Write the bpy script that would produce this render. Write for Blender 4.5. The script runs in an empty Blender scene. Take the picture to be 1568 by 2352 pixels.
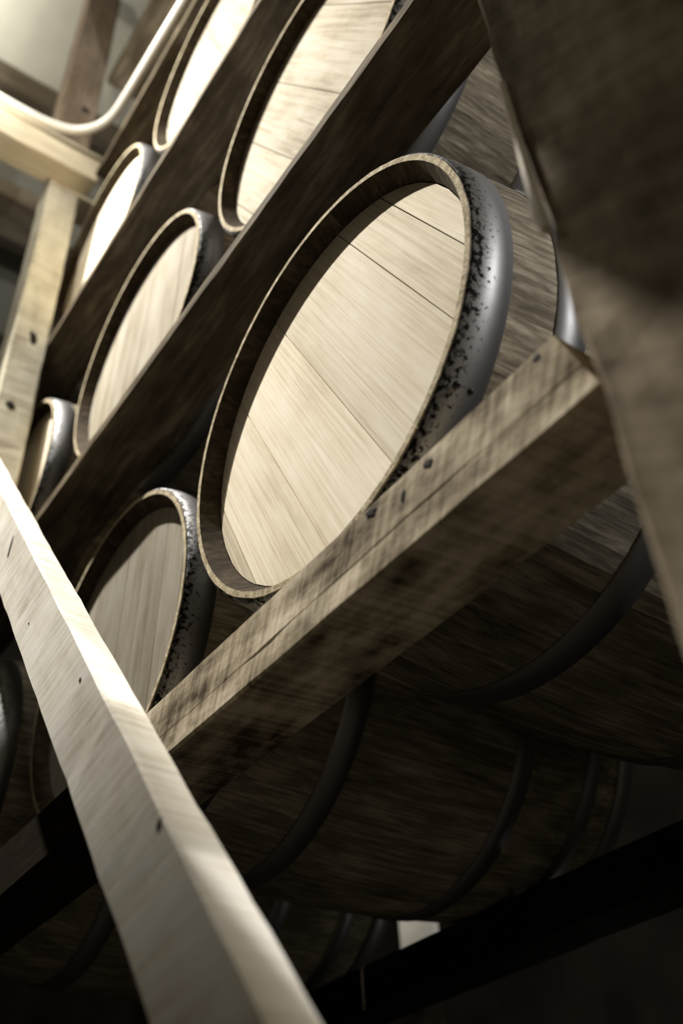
import bpy, bmesh, math, random
from mathutils import Vector, Matrix, noise
random.seed(7)
sc = bpy.context.scene
COL = sc.collection
Z0 = 2.35                      # height of the main barrel's axis above the floor

# ------------------------------------------------------------------ camera
cam = bpy.data.cameras.new('camera')
cam_o = bpy.data.objects.new('camera', cam)
COL.objects.link(cam_o)
cam.sensor_fit = 'VERTICAL'
cam.sensor_height = 36.0
cam.lens = 36.0 * 2294.4866 / 2352.0
R = ((0.8145019, -0.5780318, -0.0496570),
     (0.3430949, 0.5489324, -0.7622067),
     (0.4678381, 0.6037818, 0.6454263))        # rows: image right, image down, forward
m = Matrix(((R[0][0], -R[1][0], -R[2][0], -0.444875),
            (R[0][1], -R[1][1], -R[2][1], -0.610646),
            (R[0][2], -R[1][2], -R[2][2], -0.844927 + Z0),
            (0, 0, 0, 1)))
cam_o.matrix_world = m
cam.clip_start = 0.02
cam.dof.use_dof = True
cam.dof.focus_distance = 1.12
cam.dof.aperture_fstop = 3.2
sc.camera = cam_o

# ------------------------------------------------------------------ light
world = bpy.data.worlds.new('world')
sc.world = world
world.use_nodes = True
bg = world.node_tree.nodes['Background']
bg.inputs[0].default_value = (1.0, 0.88, 0.66, 1)
bg.inputs[1].default_value = 0.16


def lamp(name, loc, power, radius, color=(1, 0.965, 0.90)):
    d = bpy.data.lights.new(name, 'POINT')
    d.energy = power
    d.shadow_soft_size = radius
    d.color = color
    o = bpy.data.objects.new(name, d)
    o.location = (loc[0], loc[1], loc[2] + Z0)
    COL.objects.link(o)
    return o


# reflector flood hung in the aisle above the left edge of the frame, aimed down along the rack
sd = bpy.data.lights.new('aisle_flood', 'SPOT')
sd.energy = 800
sd.shadow_soft_size = 0.018
sd.color = (1, 0.965, 0.90)
sd.spot_size = math.radians(84)
sd.spot_blend = 1.0
so = bpy.data.objects.new('aisle_flood', sd)
so.location = (-0.86, 0.92, 2.45 + Z0)
so.rotation_euler = (Vector((0.0, 0.20, -0.1)) - Vector((-0.86, 0.92, 2.45))).to_track_quat('-Z', 'Y').to_euler()
COL.objects.link(so)
lamp('aisle_fill', (-0.60, 0.55, 1.84), 23, 0.03)  # added fill for the left post and beams outside the flood's cone
lamp('ceiling_bulb', (-0.62, 1.42, 2.98), 11, 0.03)
lamp('side_bay_bulb', (0.60, -2.30, 0.62), 165, 0.06, (0.98, 0.98, 1.0))
lamp('far_aisle_bulb', (1.42, 1.97, 0.40), 1.6, 0.02)
lamp('far_edge_fill', (1.25, 0.80, -0.405), 0.35, 0.01)  # small added lamp grazing the back rail's lower far edge

vs = sc.view_settings
vs.view_transform = 'Standard'
vs.look = 'None'
vs.gamma = 1.0
vs.use_curve_mapping = False
vs.exposure = 0.0


# ------------------------------------------------------------------ materials
def lin(c):
    return tuple(((v / 255) / 12.92 if v / 255 <= 0.04045 else ((v / 255 + 0.055) / 1.055) ** 2.4) for v in c) + (1,)


def wood(name, c0, c1, c2, axis=2, grain=60.0, stretch=0.06, blot=5.0, saw=0.0, saw_scale=140.0,
         saw_dir=(0.3, 0.0, 1.0), rough=0.65, bump=0.25, contrast=0.35, per_object=0.25):
    """Sawn wood: grain streaks stretched along the object's own axis, blotches and optional saw marks."""
    mt = bpy.data.materials.new(name)
    mt.use_nodes = True
    nt = mt.node_tree
    N, L = nt.nodes, nt.links
    b = N['Principled BSDF']
    b.inputs['Roughness'].default_value = rough
    b.inputs['Specular IOR Level'].default_value = 0.015
    tc = N.new('ShaderNodeTexCoord')
    oi = N.new('ShaderNodeObjectInfo')
    off = N.new('ShaderNodeVectorMath'); off.operation = 'SCALE'
    off.inputs[0].default_value = (7.3, 3.1, 5.7)
    L.new(oi.outputs['Random'], off.inputs['Scale'])
    add = N.new('ShaderNodeVectorMath'); add.operation = 'ADD'
    L.new(tc.outputs['Object'], add.inputs[0]); L.new(off.outputs[0], add.inputs[1])
    mp = N.new('ShaderNodeMapping')
    s = [1.0, 1.0, 1.0]; s[axis] = stretch
    mp.inputs['Scale'].default_value = s
    L.new(add.outputs[0], mp.inputs['Vector'])
    n1 = N.new('ShaderNodeTexNoise'); n1.inputs['Scale'].default_value = grain
    n1.inputs['Detail'].default_value = 8; n1.inputs['Roughness'].default_value = 0.65
    n1.inputs['Distortion'].default_value = 0.4
    L.new(mp.outputs[0], n1.inputs['Vector'])
    n2 = N.new('ShaderNodeTexNoise'); n2.inputs['Scale'].default_value = blot
    n2.inputs['Detail'].default_value = 5; n2.inputs['Roughness'].default_value = 0.6
    mp2 = N.new('ShaderNodeMapping')
    s2 = [1.0, 1.0, 1.0]; s2[axis] = 0.45
    mp2.inputs['Scale'].default_value = s2
    L.new(add.outputs[0], mp2.inputs['Vector']); L.new(mp2.outputs[0], n2.inputs['Vector'])
    mix = N.new('ShaderNodeMath'); mix.operation = 'MULTIPLY_ADD'
    L.new(n1.outputs['Fac'], mix.inputs[0]); mix.inputs[1].default_value = 0.55 if saw <= 0 else 0.18
    sc2 = N.new('ShaderNodeMath'); sc2.operation = 'MULTIPLY'
    L.new(n2.outputs['Fac'], sc2.inputs[0]); sc2.inputs[1].default_value = 0.45 if saw <= 0 else 0.82
    L.new(sc2.outputs[0], mix.inputs[2])
    val = mix.outputs[0]
    if saw > 0:
        mp3 = N.new('ShaderNodeMapping')
        mp3.inputs['Scale'].default_value = (1, 1, 1)
        dv = N.new('ShaderNodeVectorMath'); dv.operation = 'DOT_PRODUCT'
        v = Vector(saw_dir).normalized()
        dv.inputs[1].default_value = v
        L.new(tc.outputs['Object'], dv.inputs[0])
        cmb = N.new('ShaderNodeCombineXYZ')
        L.new(dv.outputs['Value'], cmb.inputs[0])
        # slow wander along the other directions
        mm = N.new('ShaderNodeVectorMath'); mm.operation = 'MULTIPLY_ADD'
        mm.inputs[1].default_value = (0.10, 0.10, 0.10)
        L.new(add.outputs[0], mm.inputs[0]); L.new(cmb.outputs[0], mm.inputs[2])
        n3 = N.new('ShaderNodeTexNoise'); n3.inputs['Scale'].default_value = saw_scale
        n3.inputs['Detail'].default_value = 3
        L.new(mm.outputs[0], n3.inputs['Vector'])
        sm = N.new('ShaderNodeMath'); sm.operation = 'MULTIPLY_ADD'
        L.new(n3.outputs['Fac'], sm.inputs[0]); sm.inputs[1].default_value = saw
        sb = N.new('ShaderNodeMath'); sb.operation = 'SUBTRACT'
        L.new(val, sb.inputs[0]); sb.inputs[1].default_value = saw * 0.5
        L.new(sb.outputs[0], sm.inputs[2])
        val = sm.outputs[0]
    ramp = N.new('ShaderNodeValToRGB')
    e = ramp.color_ramp.elements
    e[0].position = 0.5 - contrast / 2; e[0].color = lin(c0)
    e[1].position = 0.5 + contrast / 2; e[1].color = lin(c2)
    k = e.new(0.5); k.color = lin(c1)
    L.new(val, ramp.inputs['Fac'])
    hv = N.new('ShaderNodeHueSaturation')
    mr = N.new('ShaderNodeMapRange')
    mr.inputs['To Min'].default_value = 1 - per_object; mr.inputs['To Max'].default_value = 1 + per_object
    L.new(oi.outputs['Random'], mr.inputs['Value'])
    L.new(mr.outputs[0], hv.inputs['Value']); L.new(ramp.outputs[0], hv.inputs['Color'])
    L.new(hv.outputs[0], b.inputs['Base Color'])
    bp = N.new('ShaderNodeBump'); bp.inputs['Strength'].default_value = bump
    bp.inputs['Distance'].default_value = 0.002
    L.new(val, bp.inputs['Height']); L.new(bp.outputs[0], b.inputs['Normal'])
    return mt


def metal(name, dark, light, rough=0.42):
    mt = bpy.data.materials.new(name); mt.use_nodes = True
    nt = mt.node_tree; N, L = nt.nodes, nt.links
    b = N['Principled BSDF']
    b.inputs['Metallic'].default_value = 0.9
    tc = N.new('ShaderNodeTexCoord')
    n = N.new('ShaderNodeTexNoise'); n.inputs['Scale'].default_value = 170
    n.inputs['Detail'].default_value = 6; n.inputs['Roughness'].default_value = 0.6
    L.new(tc.outputs['Object'], n.inputs['Vector'])
    # corrosion crowds towards the rim of the end hoops (x near 0) and thins out across the band
    sx = N.new('ShaderNodeSeparateXYZ'); L.new(tc.outputs['Object'], sx.inputs[0])
    rim = N.new('ShaderNodeMapRange')
    rim.inputs['From Min'].default_value = 0.0; rim.inputs['From Max'].default_value = 0.034
    rim.inputs['To Min'].default_value = -0.14; rim.inputs['To Max'].default_value = 0.12
    L.new(sx.outputs['X'], rim.inputs['Value'])
    ad = N.new('ShaderNodeMath'); ad.operation = 'ADD'
    L.new(n.outputs['Fac'], ad.inputs[0]); L.new(rim.outputs[0], ad.inputs[1])
    r = N.new('ShaderNodeValToRGB')
    e = r.color_ramp.elements
    e[0].position = 0.36; e[0].color = lin(dark); e[1].position = 0.46; e[1].color = lin(light)
    L.new(ad.outputs[0], r.inputs['Fac']); L.new(r.outputs[0], b.inputs['Base Color'])
    m2 = N.new('ShaderNodeMapRange'); m2.inputs['To Min'].default_value = 0.75; m2.inputs['To Max'].default_value = rough
    m2.inputs['From Min'].default_value = 0.36; m2.inputs['From Max'].default_value = 0.46
    L.new(ad.outputs[0], m2.inputs['Value']); L.new(m2.outputs[0], b.inputs['Roughness'])
    return mt


def plain(name, c, rough=0.6, nscale=6.0, amt=0.25):
    mt = bpy.data.materials.new(name); mt.use_nodes = True
    nt = mt.node_tree; N, L = nt.nodes, nt.links
    b = N['Principled BSDF']; b.inputs['Roughness'].default_value = rough
    b.inputs['Specular IOR Level'].default_value = 0.5 if rough < 0.5 else 0.08
    tc = N.new('ShaderNodeTexCoord')
    n = N.new('ShaderNodeTexNoise'); n.inputs['Scale'].default_value = nscale; n.inputs['Detail'].default_value = 5
    L.new(tc.outputs['Object'], n.inputs['Vector'])
    r = N.new('ShaderNodeValToRGB')
    l = lin(c)
    e = r.color_ramp.elements
    e[0].position = 0.3; e[0].color = tuple(x * (1 - amt) for x in l[:3]) + (1,)
    e[1].position = 0.7; e[1].color = tuple(min(1, x * (1 + amt)) for x in l[:3]) + (1,)
    L.new(n.outputs['Fac'], r.inputs['Fac']); L.new(r.outputs[0], b.inputs['Base Color'])
    return mt


M = {}
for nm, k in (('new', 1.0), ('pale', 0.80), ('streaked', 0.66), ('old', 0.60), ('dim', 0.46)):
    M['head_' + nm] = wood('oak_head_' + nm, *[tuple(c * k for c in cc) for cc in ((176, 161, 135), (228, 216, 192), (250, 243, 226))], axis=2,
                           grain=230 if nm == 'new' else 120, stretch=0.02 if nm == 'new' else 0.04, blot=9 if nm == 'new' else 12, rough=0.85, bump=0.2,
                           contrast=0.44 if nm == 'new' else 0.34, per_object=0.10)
M['stave'] = wood('aged_oak_stave', (54, 48, 40), (116, 108, 93), (176, 166, 147), axis=0, grain=150, stretch=0.06,
                  blot=14, rough=0.75, bump=0.4, contrast=0.34, per_object=0.2)
M['endgrain'] = wood('oak_end_grain', (92, 80, 62), (176, 162, 134), (226, 214, 186), axis=0, grain=420, stretch=1.0,
                     blot=90, rough=0.75, bump=0.8, contrast=0.3, per_object=0.1)
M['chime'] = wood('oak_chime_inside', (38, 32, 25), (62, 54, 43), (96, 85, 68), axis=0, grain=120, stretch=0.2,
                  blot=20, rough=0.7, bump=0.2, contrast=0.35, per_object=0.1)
M['steel'] = metal('hoop_steel', (22, 20, 18), (120, 119, 118), 0.50)
M['rail'] = wood('rough_sawn_rail', (80, 70, 57), (162, 149, 127), (218, 205, 181), axis=1, grain=70, stretch=0.12,
                 blot=26, saw=0.30, saw_scale=150, saw_dir=(0, 0.92, 0.4), rough=0.8, bump=0.8, contrast=0.32, per_object=0.06)
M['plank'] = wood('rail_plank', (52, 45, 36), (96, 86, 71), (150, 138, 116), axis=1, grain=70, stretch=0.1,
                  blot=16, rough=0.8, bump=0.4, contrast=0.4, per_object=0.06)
M['shade_timber'] = wood('shade_dark_timber', (22, 19, 15), (34, 29, 23), (50, 44, 36), axis=1, grain=70, stretch=0.1,
                   blot=16, rough=0.85, bump=0.4, contrast=0.4, per_object=0.05)  # near-black copy of the rail timber, shade put into the colour
M['post'] = wood('post_timber', (140, 132, 114), (182, 175, 155), (212, 206, 187), axis=2, grain=60, stretch=0.1,
                 blot=12, saw=0.3, saw_scale=70, saw_dir=(0, 0.1, 1), rough=0.75, bump=0.4, contrast=0.45, per_object=0.05)
M['post_brown'] = wood('brown_post_timber', (86, 74, 61), (128, 113, 96), (162, 147, 128), axis=2, grain=60, stretch=0.1,
                       blot=12, rough=0.75, bump=0.4, contrast=0.4, per_object=0.05)
M['post_dark'] = wood('weathered_post_timber', (84, 73, 59), (150, 137, 116), (204, 190, 166), axis=2, grain=60, stretch=0.12,
                      blot=14, saw=0.3, saw_scale=60, saw_dir=(0, -0.55, 0.83), rough=0.8, bump=0.5, contrast=0.36, per_object=0.05)
M['brace'] = wood('pale_pine_brace', (202, 192, 174), (238, 231, 216), (249, 245, 235), axis=1, grain=60, stretch=0.05,
                  blot=9, saw=0.5, saw_scale=130, saw_dir=(0, 0.86, 0.5), rough=0.65, bump=0.3, contrast=0.42, per_object=0.03)
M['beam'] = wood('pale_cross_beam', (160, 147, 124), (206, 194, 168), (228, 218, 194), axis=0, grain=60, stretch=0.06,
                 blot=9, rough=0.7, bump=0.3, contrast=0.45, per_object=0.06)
M['beam_dark'] = wood('brown_cross_beam', (74, 65, 52), (118, 107, 90), (150, 138, 120), axis=0, grain=60, stretch=0.06,
                      blot=9, rough=0.75, bump=0.3, contrast=0.45, per_object=0.1)  # browner, darker timber than the pale cross beam
M['pipe'] = plain('white_conduit', (238, 234, 222), 0.35, 5, 0.04)
M['ceil'] = plain('painted_ceiling_panel', (196, 194, 178), 0.8, 3, 0.12)
M['joist'] = wood('ceiling_joist', (60, 53, 43), (96, 87, 73), (124, 114, 98), axis=0, grain=50, stretch=0.08, blot=7)
M['wall'] = plain('dark_board_wall', (54, 49, 42), 0.9, 4, 0.3)
M['floor'] = plain('worn_concrete_floor', (70, 65, 57), 0.9, 3, 0.3)
M['knot'] = plain('dark_knot', (34, 28, 21), 0.8, 120, 0.4)
M['nail'] = metal('galvanised_nail', (120, 116, 108), (205, 203, 198), 0.4)


# ------------------------------------------------------------------ helpers
def link(name, me, mats, parent=None, loc=(0, 0, 0)):
    o = bpy.data.objects.new(name, me)
    COL.objects.link(o)
    if not me.materials:
        for mt in (mats if isinstance(mats, (list, tuple)) else [mats]):
            me.materials.append(mt)
    o.location = loc
    if parent:
        o.parent = parent
    return o


def tag(o, label, cat, group=None):
    o['label'] = label
    o['category'] = cat
    if group:
        o['group'] = group
    return o


def mesh_from(name, V, F, smooth=False, mat_idx=None):
    me = bpy.data.meshes.new(name)
    me.from_pydata([tuple(v) for v in V], [], F)
    if mat_idx:
        for p, i in zip(me.polygons, mat_idx):
            p.material_index = i
    bm = bmesh.new(); bm.from_mesh(me)
    bmesh.ops.recalc_face_normals(bm, faces=bm.faces)
    bm.to_mesh(me); bm.free()
    if smooth:
        for p in me.polygons:
            p.use_smooth = True
    me.update()
    return me


def profile_timber(name, prof, length, step=0.03, jitter=0.0012, seed=0):
    """Extrude a cross-section (x,z) list or function of y along +Y with slightly uneven arrises."""
    n = max(2, int(length / step) + 1)
    V, F = [], []
    rnd = Vector((seed * 3.7, seed * 1.3, seed * 9.1))
    for i in range(n):
        y = length * i / (n - 1)
        pr = prof(y) if callable(prof) else prof
        k = len(pr)
        for j, (x, z) in enumerate(pr):
            q = Vector((j * 5.1, y * 14.0, 0)) + rnd
            dx = noise.noise(q) * jitter + noise.noise(q * 4.3) * jitter * 0.6
            dz = noise.noise(q + Vector((31, 7, 5))) * jitter + noise.noise(q * 4.7 + Vector((3, 3, 3))) * jitter * 0.6
            V.append((x + dx, y, z + dz))
    for i in range(n - 1):
        for j in range(k):
            F.append((i * k + j, i * k + (j + 1) % k, (i + 1) * k + (j + 1) % k, (i + 1) * k + j))
    F.append(tuple(range(k)))
    F.append(tuple((n - 1) * k + j for j in range(k)))
    return mesh_from(name, V, F)


def rect(w, h, c=0.003):
    """chamfered rectangle, x in 0..w, z in 0..h"""
    return [(c, 0), (w - c, 0), (w, c), (w, h - c), (w - c, h), (c, h), (0, h - c), (0, c)]


def timber_y(name, x0, x1, y0, y1, z0, z1, mat, label, cat, group=None, c=0.003, jitter=0.0012, prof=None, seed=1):
    me = profile_timber(name, prof or rect(x1 - x0, z1 - z0, c), y1 - y0, jitter=jitter, seed=seed)
    o = link(name, me, mat, None, (x0, y0, z0 + Z0))
    return tag(o, label, cat, group) if label else o


def timber_axis(name, axis, a0, a1, u0, u1, v0, v1, mat, c=0.003, jitter=0.0012, seed=1, prof=None):
    """timber along x or z; (u,v) are the other two axes in order (y,z) for x and (x,y) for z. Mesh origin at its start."""
    me = profile_timber(name, prof or rect(u1 - u0, v1 - v0, c), a1 - a0, jitter=jitter, seed=seed)
    for v in me.vertices:
        p, q, r = v.co
        v.co = (q, p, r) if axis == 'x' else (p, r, q)
    bm = bmesh.new(); bm.from_mesh(me); bmesh.ops.recalc_face_normals(bm, faces=bm.faces); bm.to_mesh(me); bm.free()
    loc = (a0, u0, v0 + Z0) if axis == 'x' else (u0, v0, a0 + Z0)
    return link(name, me, mat, None, loc)


def box_mesh(name, x0, x1, y0, y1, z0, z1):
    V = [(x, y, z) for x in (x0, x1) for y in (y0, y1) for z in (z0, z1)]
    F = [(0, 1, 3, 2), (4, 6, 7, 5), (0, 4, 5, 1), (2, 3, 7, 6), (0, 2, 6, 4), (1, 5, 7, 3)]
    return mesh_from(name, V, F)


def struct(name, me, mat, loc=(0, 0, 0)):
    o = link(name, me, mat, None, loc)
    o['kind'] = 'structure'
    return o


def tube_mesh(name, path, r, seg=12, samples=10):
    pts = []
    P = [Vector(p) for p in path]
    for i in range(len(P) - 1):
        p0, p1, p2, p3 = P[max(i - 1, 0)], P[i], P[i + 1], P[min(i + 2, len(P) - 1)]
        for k in range(samples):
            t = k / samples
            pts.append(0.5 * ((2 * p1) + (p2 - p0) * t + (2 * p0 - 5 * p1 + 4 * p2 - p3) * t * t + (3 * p1 - p0 - 3 * p2 + p3) * t ** 3))
    pts.append(P[-1])
    V, F = [], []
    up = Vector((0, 0, 1))
    for i, p in enumerate(pts):
        t = (pts[min(i + 1, len(pts) - 1)] - pts[max(i - 1, 0)]).normalized()
        a = t.cross(up).normalized(); b = a.cross(t)
        for k in range(seg):
            an = 2 * math.pi * k / seg
            V.append(p + a * math.cos(an) * r + b * math.sin(an) * r)
    for i in range(len(pts) - 1):
        for k in range(seg):
            F.append((i * seg + k, i * seg + (k + 1) % seg, (i + 1) * seg + (k + 1) % seg, (i + 1) * seg + k))
    F.append(tuple(range(seg))); F.append(tuple((len(pts) - 1) * seg + k for k in range(seg)))
    return mesh_from(name, V, F, smooth=True)


# ------------------------------------------------------------------ the setting
FL = -Z0
struct('floor', box_mesh('floor', -3.2, 3.0, -3.0, 6.2, -0.1, 0.0), M['floor'])
struct('wall_right', box_mesh('wall_right', 2.9, 3.0, -3.0, 6.2, 0, 6.0), M['wall'])
struct('wall_back', box_mesh('wall_back', -3.2, 3.0, 6.1, 6.2, 0, 6.0), M['wall'])
struct('wall_left', box_mesh('wall_left', -3.2, -3.1, -3.0, 6.2, 0, 6.0), M['wall'])
CEIL = 3.25
ceil = struct('ceiling', box_mesh('ceiling', -3.2, 3.0, -3.0, 6.2, CEIL + Z0, CEIL + Z0 + 0.05), M['ceil'])
for yj in (0.3, 0.98, 1.66, 2.34, 3.02):
    j = timber_axis('joist', 'x', -3.0, 2.8, yj - 0.03, yj + 0.03, CEIL - 0.16, CEIL - 0.001, M['joist'], seed=int(yj * 10))
    j.parent = ceil

# ------------------------------------------------------------------ barrels
BL, RH, RB, TH = 0.89, 0.2645, 0.304, 0.024


def r_out(x):
    t = 2 * x / BL - 1
    return RB - (RB - RH) * t * t


# stave widths (degrees) shared by all barrels
wr = random.Random(3)
wid = [wr.uniform(9.5, 17.5) for _ in range(27)]
tot = sum(wid)
wid = [w * 360 / tot for w in wid]


def stave_mesh(i, w):
    XS = [0.0, 0.023, 0.034] + [BL * k / 14 for k in range(1, 14)] + [BL - 0.034, BL - 0.023, BL]
    NS, NA = len(XS) - 1, 3
    V, F, MI = [], [], []
    hw = math.radians(w) / 2 - 0.0009
    for s in range(NS + 1):
        x = XS[s]
        ro = r_out(x)
        for a in range(NA + 1):
            an = -hw + 2 * hw * a / NA
            edge = 0.0007 if a in (0, NA) else 0.0
            V.append((x, (ro - edge) * math.sin(an), (ro - edge) * math.cos(an)))
        # the chime is bevelled inwards a little at both ends
        ri = ro - (0.0075 if s in (0, NS) else TH)
        for a in range(NA + 1):
            an = -hw + 2 * hw * a / NA
            V.append((x, ri * math.sin(an), ri * math.cos(an)))
    k = 2 * (NA + 1)
    for s in range(NS):
        b0, b1 = s * k, (s + 1) * k
        for a in range(NA):
            F.append((b0 + a, b0 + a + 1, b1 + a + 1, b1 + a)); MI.append(0)
            F.append((b0 + NA + 1 + a, b1 + NA + 1 + a, b1 + NA + 2 + a, b0 + NA + 2 + a)); MI.append(2)
        F.append((b0, b1, b1 + NA + 1, b0 + NA + 1)); MI.append(0)
        F.append((b0 + NA, b0 + 2 * NA + 1, b1 + 2 * NA + 1, b1 + NA)); MI.append(0)
    for s in (0, NS):
        b = s * k
        for a in range(NA):
            F.append((b + a, b + a + 1, b + NA + 2 + a, b + NA + 1 + a)); MI.append(1)
    me = mesh_from('stave', V, F, mat_idx=MI)
    return me


def board_mesh(y0, y1, r, t=0.02):
    """a heading board: slice of a disc between y0 and y1, thickness t in x, bevelled rim"""
    n = 10
    g = 0.0005
    y0 += g; y1 -= g
    top, bot = [], []
    for i in range(n + 1):
        y = y0 + (y1 - y0) * i / n
        z = math.sqrt(max(0, r * r - y * y))
        top.append((y, z)); bot.append((y, -z))
    ring = top + bot[::-1]
    ring = [p for i, p in enumerate(ring) if i == 0 or (abs(p[0] - ring[i - 1][0]) + abs(p[1] - ring[i - 1][1])) > 1e-6]
    k = len(ring)
    cy = (y0 + y1) / 2
    V = []
    for (x, s) in ((0.0, 0.9985), (0.0006, 1.0), (t, 1.0)):
        for (y, z) in ring:
            V.append((x, cy + (y - cy) * (0.992 if s < 1 else 1), z * s))
    F = [tuple(range(k)), tuple(2 * k + j for j in range(k))]
    for l in range(2):
        for j in range(k):
            F.append((l * k + j, l * k + (j + 1) % k, (l + 1) * k + (j + 1) % k, (l + 1) * k + j))
    return mesh_from('head_board', V, F)


def hoop_mesh(x0, x1):
    NA = 72
    V, F = [], []
    prof = [(x0, 0.0004), (x0 + 0.0006, 0.0024), (x0 + (x1 - x0) * 0.5, 0.0031), (x1 - 0.0006, 0.0024), (x1, 0.0004)]
    for a in range(NA):
        an = 2 * math.pi * a / NA
        for (x, d) in prof:
            rr = r_out(x) + d
            V.append((x, rr * math.sin(an), rr * math.cos(an)))
    k = len(prof)
    for a in range(NA):
        b0, b1 = a * k, ((a + 1) % NA) * k
        for j in range(k - 1):
            F.append((b0 + j, b1 + j, b1 + j + 1, b0 + j + 1))
    return mesh_from('hoop', V, F, smooth=True)


STAVES = [stave_mesh(i, w) for i, w in enumerate(wid)]
for me in STAVES:
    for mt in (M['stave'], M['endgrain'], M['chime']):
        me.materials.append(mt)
edges = [-0.2434, -0.2016, -0.137, 0.005, 0.118, 0.222, 0.2434]
BOARDS = [board_mesh(a, b, 0.2436) for a, b in zip(edges[:-1], edges[1:])]
HX = [(0.002, 0.046), (0.098, 0.134), (0.262, 0.302), (BL - 0.302, BL - 0.262), (BL - 0.134, BL - 0.098), (BL - 0.046, BL - 0.002)]
HOOPS = [hoop_mesh(a, b) for a, b in HX]
RECESS = 0.0235


def rivet_mesh():
    V, F = [], []
    seg = 8
    for (h, r) in ((0.0, 0.0042), (0.0012, 0.0036), (0.0018, 0.0018)):
        for k in range(seg):
            a = 2 * math.pi * k / seg
            V.append((r * math.cos(a), r * math.sin(a), h))
    for l in range(2):
        for k in range(seg):
            F.append((l * seg + k, l * seg + (k + 1) % seg, (l + 1) * seg + (k + 1) % seg, (l + 1) * seg + k))
    F.append(tuple(2 * seg + k for k in range(seg)))
    return mesh_from('rivet', V, F, smooth=True)


RIVET = rivet_mesh()


def make_barrel():
    root = bpy.data.objects.new('oak_barrel', None)
    COL.objects.link(root)
    root.empty_display_size = 0.1
    a = 0.0
    for me, w in zip(STAVES, wid):
        o = link('stave', me, None, root)
        o.rotation_euler = (math.radians(a + w / 2), 0, 0)
        a += w
    for me in BOARDS:
        link('head_board', me, M['head_new'], root, (RECESS, 0, 0))
    for me in BOARDS:
        o = link('head_board', me, M['head_new'], root, (BL - RECESS, 0, 0))
        o.rotation_euler = (0, 0, math.pi)
    for k, me in enumerate(HOOPS):
        h = link('hoop', me, M['steel'], root)
        xm = sum(HX[k]) / 2
        for s in (-1, 1):
            an = math.radians(200 + 37 * k)
            rv = link('rivet', RIVET, M['steel'], h)
            rr = r_out(xm) + 0.003
            rv.location = (xm + s * 0.008, rr * math.sin(an), rr * math.cos(an))
            rv.rotation_euler = (-an, 0, 0)
    return root


def copy_tree(o, parent=None):
    c = o.copy(); COL.objects.link(c); c.parent = parent
    for ch in o.children:
        copy_tree(ch, c)
    return c


proto = make_barrel()
SPOTS = [  # x, y, z of the head centre, roll, label
    (0.0, 0.0, 0.0, -25.8, 'large oak barrel in the middle with a brightly lit head and shiny end hoop'),
    (0.046, 0.643, 0.0, 5.4, 'half-shadowed oak barrel left of the large central one, on the lowest rail'),
    (0.0, 1.2525, 0.0, 40.0, 'oak barrel at the left edge on the lowest rail, mostly behind the diagonal brace'),
    (0.0095, 0.003, 0.705, -28.0, 'oak barrel with long pale head directly above the large central barrel'),
    (0.018, 0.617, 0.705, 8.0, 'oak barrel with streaked grey head on the second rail, below the gap in the row'),
    (0.0, 1.235, 0.709, 25.0, 'oak barrel showing only a thin bright sliver of head beside the upright post'),
    (-0.004, 0.325, 1.409, -20.0, 'oak barrel at the top edge on the third rail, beside the curved white conduit'),
    (0.004, 0.938, 1.405, 12.0, 'oak barrel with overexposed white head on the third rail, right of the upright post'),
]
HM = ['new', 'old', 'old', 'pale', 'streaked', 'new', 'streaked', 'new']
for i, (x, y, z, roll, lab) in enumerate(SPOTS):
    b = proto if i == 0 else copy_tree(proto)
    b.location = (x, y, z + Z0)
    b.rotation_euler = (math.radians(roll), 0, 0)
    tag(b, lab, 'barrel', 'oak barrels lying in the rack')
    for ch in b.children:
        if ch.name.startswith('head_board'):
            ch.material_slots[0].link = 'OBJECT'
            ch.material_slots[0].material = M['head_' + HM[i]]

# ------------------------------------------------------------------ rails of the rack
RG = 'barrel rack rails'


def rail1_prof(y):
    zc = 0.030 + 0.004 * noise.noise(Vector((y * 3, 0, 0)))
    g = 0.0012 + 0.0014 * noise.noise(Vector((y * 7, 5, 0)))
    w, h, c = 0.0925, 0.079, 0.003
    return [(c, 0), (w - c, 0), (w, c), (w, h - c), (w - c, h), (c, h), (0, h - c), (0, zc + 0.0008), (max(0.0002, g), zc), (0, zc - 0.0008), (0, c)]


main_rail = timber_y('barrel_rail', -0.0205, 0.072, -0.337, 0.45, -0.3585, -0.2795, M['rail'],
         'thick rough-sawn timber rail with a long crack, under the large central barrel', 'rail', RG, prof=rail1_prof, jitter=0.0009, seed=3)
for v in main_rail.data.vertices:          # the near end is sawn off at a slant
    if v.co.y < 1e-6:
        v.co.y += (v.co.z / 0.079) * 0.026 - 0.018
timber_y('barrel_rail', -0.0205, 0.072, 0.455, 2.6, -0.3585, -0.2795, M['shade_timber'],
         'timber rail at the lower left, coloured dark as shade, behind the diagonal brace', 'rail', RG, jitter=0.001, seed=4)
timber_y('barrel_rail', 0.745, 0.836, -0.6, 2.6, -0.37, -0.292, M['shade_timber'],
         'timber rail coloured black as shade, crossing the lower right corner behind the barrels', 'rail', RG, jitter=0.002, seed=5)
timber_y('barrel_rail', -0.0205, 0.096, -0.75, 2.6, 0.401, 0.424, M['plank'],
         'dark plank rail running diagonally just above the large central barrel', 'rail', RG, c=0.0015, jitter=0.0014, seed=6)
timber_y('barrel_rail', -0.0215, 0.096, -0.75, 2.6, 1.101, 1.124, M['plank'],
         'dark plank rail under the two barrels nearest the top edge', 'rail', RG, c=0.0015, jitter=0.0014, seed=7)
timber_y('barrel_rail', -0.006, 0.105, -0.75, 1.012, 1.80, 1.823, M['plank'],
         'plank rail with bright edge just beneath the curved white conduit', 'rail', RG, c=0.0015, jitter=0.0022, seed=8)
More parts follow.
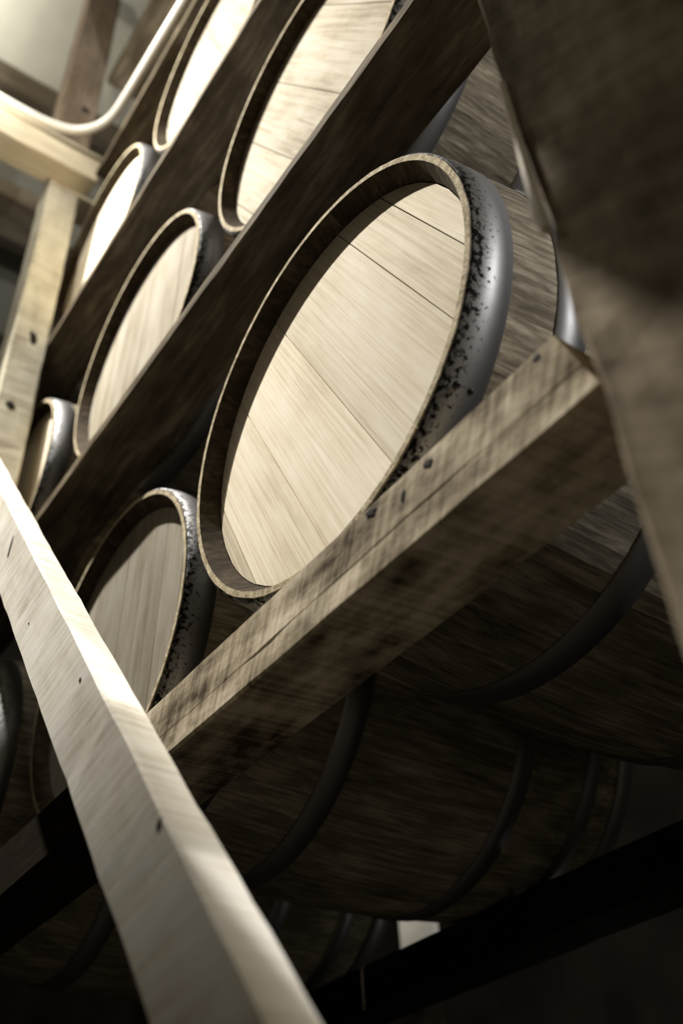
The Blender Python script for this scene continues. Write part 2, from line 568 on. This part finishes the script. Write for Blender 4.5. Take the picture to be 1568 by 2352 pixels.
timber_y('barrel_rail', -0.006, 0.125, -0.75, 1.10, 2.50, 2.535, M['plank'],
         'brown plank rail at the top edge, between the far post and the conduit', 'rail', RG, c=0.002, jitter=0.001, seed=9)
for z in (0.391, 1.091):
    timber_y('barrel_rail', 0.76, 0.87, -0.75, 2.6, z, z + 0.023, M['plank'],
             'dark back rail hidden behind the barrels of the %s row' % ('second' if z < 1 else 'third'), 'rail', RG, c=0.0015, seed=10)

# ------------------------------------------------------------------ posts
PX0, PX1 = -0.109, -0.0215


def near_post_prof(yl):
    """the near post: worn outer arris with a long widening chamfer"""
    z = FL + yl
    w, d = PX1 - PX0, 0.155
    if -0.312 < z < -0.05:
        c = 0.0012 + 0.0075 * max(0, min(1, (-0.10 - z) / 0.19))
    elif -0.42 < z <= -0.312:
        c = 0.0015
    else:
        c = 0.005 + 0.003 * noise.noise(Vector((z * 6, 2, 1)))
    return [(0.003, 0), (w - 0.003, 0), (w, 0.003), (w, d - 0.003), (w - 0.003, d), (c, d), (0, d - c), (0, 0.003)]


o = timber_axis('post', 'z', FL, 3.09, PX0, PX1, -0.560, -0.405, M['post_dark'], prof=near_post_prof, jitter=0.0018, seed=11)
tag(o, 'blurred weathered timber post along the right edge of the picture', 'post', 'rack posts')
V, n = [], 9
for k in range(n):                          # sliver on the worn arris, coloured pale to stand for light
    t = k / (n - 1)
    z = -0.13 - 0.185 * t - FL
    w = 0.0008 + 0.0062 * t ** 0.8 * (1 if k < n - 1 else 0.6)
    for (x, y) in ((-0.0015, 0.155 - 0.004), (-0.0035 - w * 0.4, 0.155 - 0.001), (-0.001, 0.155 + w), (0.006, 0.155 + 0.0005)):
        V.append((x, y, z))
F = [(k * 4 + j, k * 4 + (j + 1) % 4, (k + 1) * 4 + (j + 1) % 4, (k + 1) * 4 + j) for k in range(n - 1) for j in range(4)]
F += [(0, 1, 2, 3), tuple((n - 1) * 4 + j for j in range(4))]
sp = link('lit_splinter', mesh_from('lit_splinter', V, F), M['brace'], o)
sp['label'] = 'sliver of the post edge, coloured pale to look lit'
left_post = o = timber_axis('post', 'z', FL, 1.765, PX0, PX1, 1.08, 1.17, M['post'], jitter=0.002, seed=12, c=0.004)
tag(o, 'pale timber post at the left edge under the cross beam', 'post', 'rack posts')
o = timber_axis('post', 'z', 1.882, 3.09, -0.135, PX1, 1.08, 1.17, M['post_brown'], jitter=0.001, seed=13)
tag(o, 'blurred timber post at the top left, standing above the cross beam', 'post', 'rack posts')
bolt = link('bolt_head', RIVET, M['nail'], o, (0.075, -0.0005, 0.34))
bolt.rotation_euler = (math.pi / 2, 0, 0); bolt.scale = (3.2, 3.2, 4)
for yb, nm in ((-0.49, 'near'), (1.36, 'far')):
    o = timber_axis('post', 'z', FL, 3.09, 0.9005, 0.99, yb, yb + 0.089, M['post_dark'], seed=14)
    tag(o, 'dark %s post behind the barrels at the back of the rack' % nm, 'post', 'rack posts')

# ------------------------------------------------------------------ diagonal brace
SL = 1.2
ang = math.atan(SL)
yA, yB = -0.62, 1.30
BW = 0.135 * math.cos(ang)
me = profile_timber('brace', rect(0.038, BW, 0.0025), (yB - yA) / math.cos(ang), jitter=0.0012, seed=15)
br = link('diagonal_brace', me, M['brace'], None, (-0.149, yA, -0.68 + SL * yA + Z0))
br.rotation_euler = (ang, 0, 0)
tag(br, 'pale sawn board slanting up the left side as a diagonal brace', 'brace')


def knot(parent, loc, normal_axis, sx, sy, tilt=0.0):
    """a dark knot: low irregular dish set on the face"""
    V, F = [], []
    n = 14
    rr = random.Random(int((loc[0] + loc[1] * 7 + loc[2] * 13) * 1000))
    for k in range(n):
        a = 2 * math.pi * k / n
        q = 1 + rr.uniform(-0.25, 0.25)
        u, v = math.cos(a) * sx * q, math.sin(a) * sy * q
        u, v = u * math.cos(tilt) - v * math.sin(tilt), u * math.sin(tilt) + v * math.cos(tilt)
        V.append((u, v, 0.0))
    for k in range(n):
        V.append((V[k][0] * 0.55, V[k][1] * 0.55, 0.0006))
    F = [(k, (k + 1) % n, n + (k + 1) % n, n + k) for k in range(n)] + [tuple(n + k for k in range(n))]
    if normal_axis == '-x':
        V = [(-w, u, v) for (u, v, w) in V]
    elif normal_axis == '-y':
        V = [(u, -w, v) for (u, v, w) in V]
    else:
        V = [(u, v, w) for (u, v, w) in V]
    return link('knot', mesh_from('knot', V, F), M['knot'], parent, loc)



def px_on(px, py, axis, val):
    """point of a known plane seen at an image position (1568 x 2352)"""
    c = Vector((-0.444875, -0.610646, -0.844927))
    a, b = (px - 784) / 2294.4866, (py - 1176) / 2294.4866
    d = Vector([a * R[0][i] + b * R[1][i] + R[2][i] for i in range(3)])
    return c + d * ((val - c[axis]) / d[axis])


br_inv = (Matrix.Translation(br.location) @ Matrix.Rotation(ang, 4, 'X')).inverted()
for (px, py, a, b_, tl) in ((24, 1255, 0.020, 0.0035, 0.9), (184, 1562, 0.0035, 0.0028, 0.2), (366, 1896, 0.0075, 0.005, 0.3), (66, 1432, 0.0012, 0.0012, 0)):
    q = px_on(px, py, 0, -0.1492)
    knot(br, br_inv @ (q + Vector((0, 0, Z0))), '-x', a, b_, tl)
mr_inv = Matrix.Translation(main_rail.location).inverted()
for (px, py, a, b_, tl) in ((982, 1064, 0.006, 0.0045, 0.8), (852, 1176, 0.008, 0.005, 0.4), (925, 1140, 0.003, 0.006, 0.2), (1232, 822, 0.005, 0.004, 0.5)):
    q = px_on(px, py, 0, -0.0208)
    knot(main_rail, mr_inv @ (q + Vector((0, 0, Z0))), '-x', a, b_, tl)
q = px_on(24, 930, 1, 1.0795)
knot(left_post, Vector((q.x - PX0, -0.0006, q.z - FL)), '-y', 0.011, 0.012)
q = px_on(76, 778, 1, 1.0795)
knot(left_post, Vector((q.x - PX0, -0.0006, q.z - FL)), '-y', 0.012, 0.024, 0.2)

# ------------------------------------------------------------------ cross beams over the aisle
o = timber_axis('cross_beam', 'x', -1.9, 0.002, 1.016, 1.105, 1.781, 1.881, M['beam'], jitter=0.0015, seed=17)
tag(o, 'bright pale cross beam at the upper left, resting on the upright post', 'beam')
o = timber_axis('cap_board', 'x', -1.9, 0.02, 1.03, 1.079, 1.888, 1.935, M['beam'], jitter=0.003, seed=18)
tag(o, 'narrow pale board lying on top of the bright cross beam', 'board')
o = timber_axis('bearing_plank', 'x', -0.112, 0.2, 1.078, 1.172, 1.766, 1.780, M['beam'], jitter=0.001, seed=19, c=0.001)
tag(o, 'thin plank between the upright post and the bright cross beam', 'board')
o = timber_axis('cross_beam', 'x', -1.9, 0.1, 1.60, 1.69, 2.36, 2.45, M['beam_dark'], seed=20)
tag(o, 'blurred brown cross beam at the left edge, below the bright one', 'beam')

path = [(-0.80, 0.998), (-0.36, 0.998), (-0.312, 0.998), (-0.236, 0.998), (-0.173, 0.994), (-0.113, 0.979), (-0.072, 0.951), (-0.043, 0.912),
        (-0.027, 0.859), (-0.022, 0.774), (-0.018, 0.624), (-0.014, 0.475), (-0.012, 0.30), (-0.012, -0.35)]
o = link('conduit', tube_mesh('conduit', [(x, y, 1.9 + Z0) for x, y in path], 0.0125), M['pipe'])
tag(o, 'curved white conduit bending along the cross beam and the top rail', 'conduit')

# ------------------------------------------------------------------ unseen boards added above the frame to shade the near post
g = bpy.data.objects.new('post_shade_boards', None)
g.location = (-0.40, -0.25, 0.69 + Z0)
COL.objects.link(g)
tag(g, 'two added unseen boards shading the near post', 'shade board')
for (z0, z1, sd_) in ((0.712, 0.738, 30), (0.790, 1.15, 31)):
    o = timber_axis('board', 'x', 0, 0.718, 0, 0.03, 0, z1 - z0, M['plank'], seed=sd_)
    o.parent = g
    o.rotation_euler = (0, 0, math.pi / 2)
    o.location = (0.015, -0.37, z0 - 0.69)
for yy in (-0.33, -0.10):
    o = timber_axis('shade_hanger', 'z', 0, CEIL - 0.69, 0, 0.03, 0, 0.06, M['plank'], seed=33)
    o.parent = g
    o.location = (-0.045, yy, 0.0)

# unseen board added left of the frame, shading the lower brace
hr = timber_y('brace_shade_board', -0.715, -0.685, -0.4, 1.06, 1.58, 1.735, M['beam_dark'], 'added unseen board shading the lower end of the brace', 'handrail', seed=41)
o = timber_axis('shade_hanger', 'z', 0, 0.20, 0, 0.03, 0, 0.05, M['beam_dark'], seed=42)
o.parent = hr
o.location = (0.0, 1.42, 0.0)

o = timber_axis('bearer', 'x', -0.012, 0.74, -0.44, -0.358, -0.37, -0.20, M['plank'], seed=43)
tag(o, 'dark bearer timber at the right end of the thick cracked rail', 'beam')
np_ = timber_axis('post', 'z', FL, 3.09, 1.66, 1.75, 1.86, 1.95, M['shade_timber'], seed=44)
tag(np_, 'dark post of the next rack with a pale board, glimpsed through the lower gap', 'post', 'rack posts')
o = timber_axis('pale_board', 'z', 0, 0.34, 0, 0.02, 0, 0.17, M['brace'], seed=45)
o.parent = np_
o.location = (-0.0205, -0.105, 0.02 - FL)
o['label'] = 'pale board'
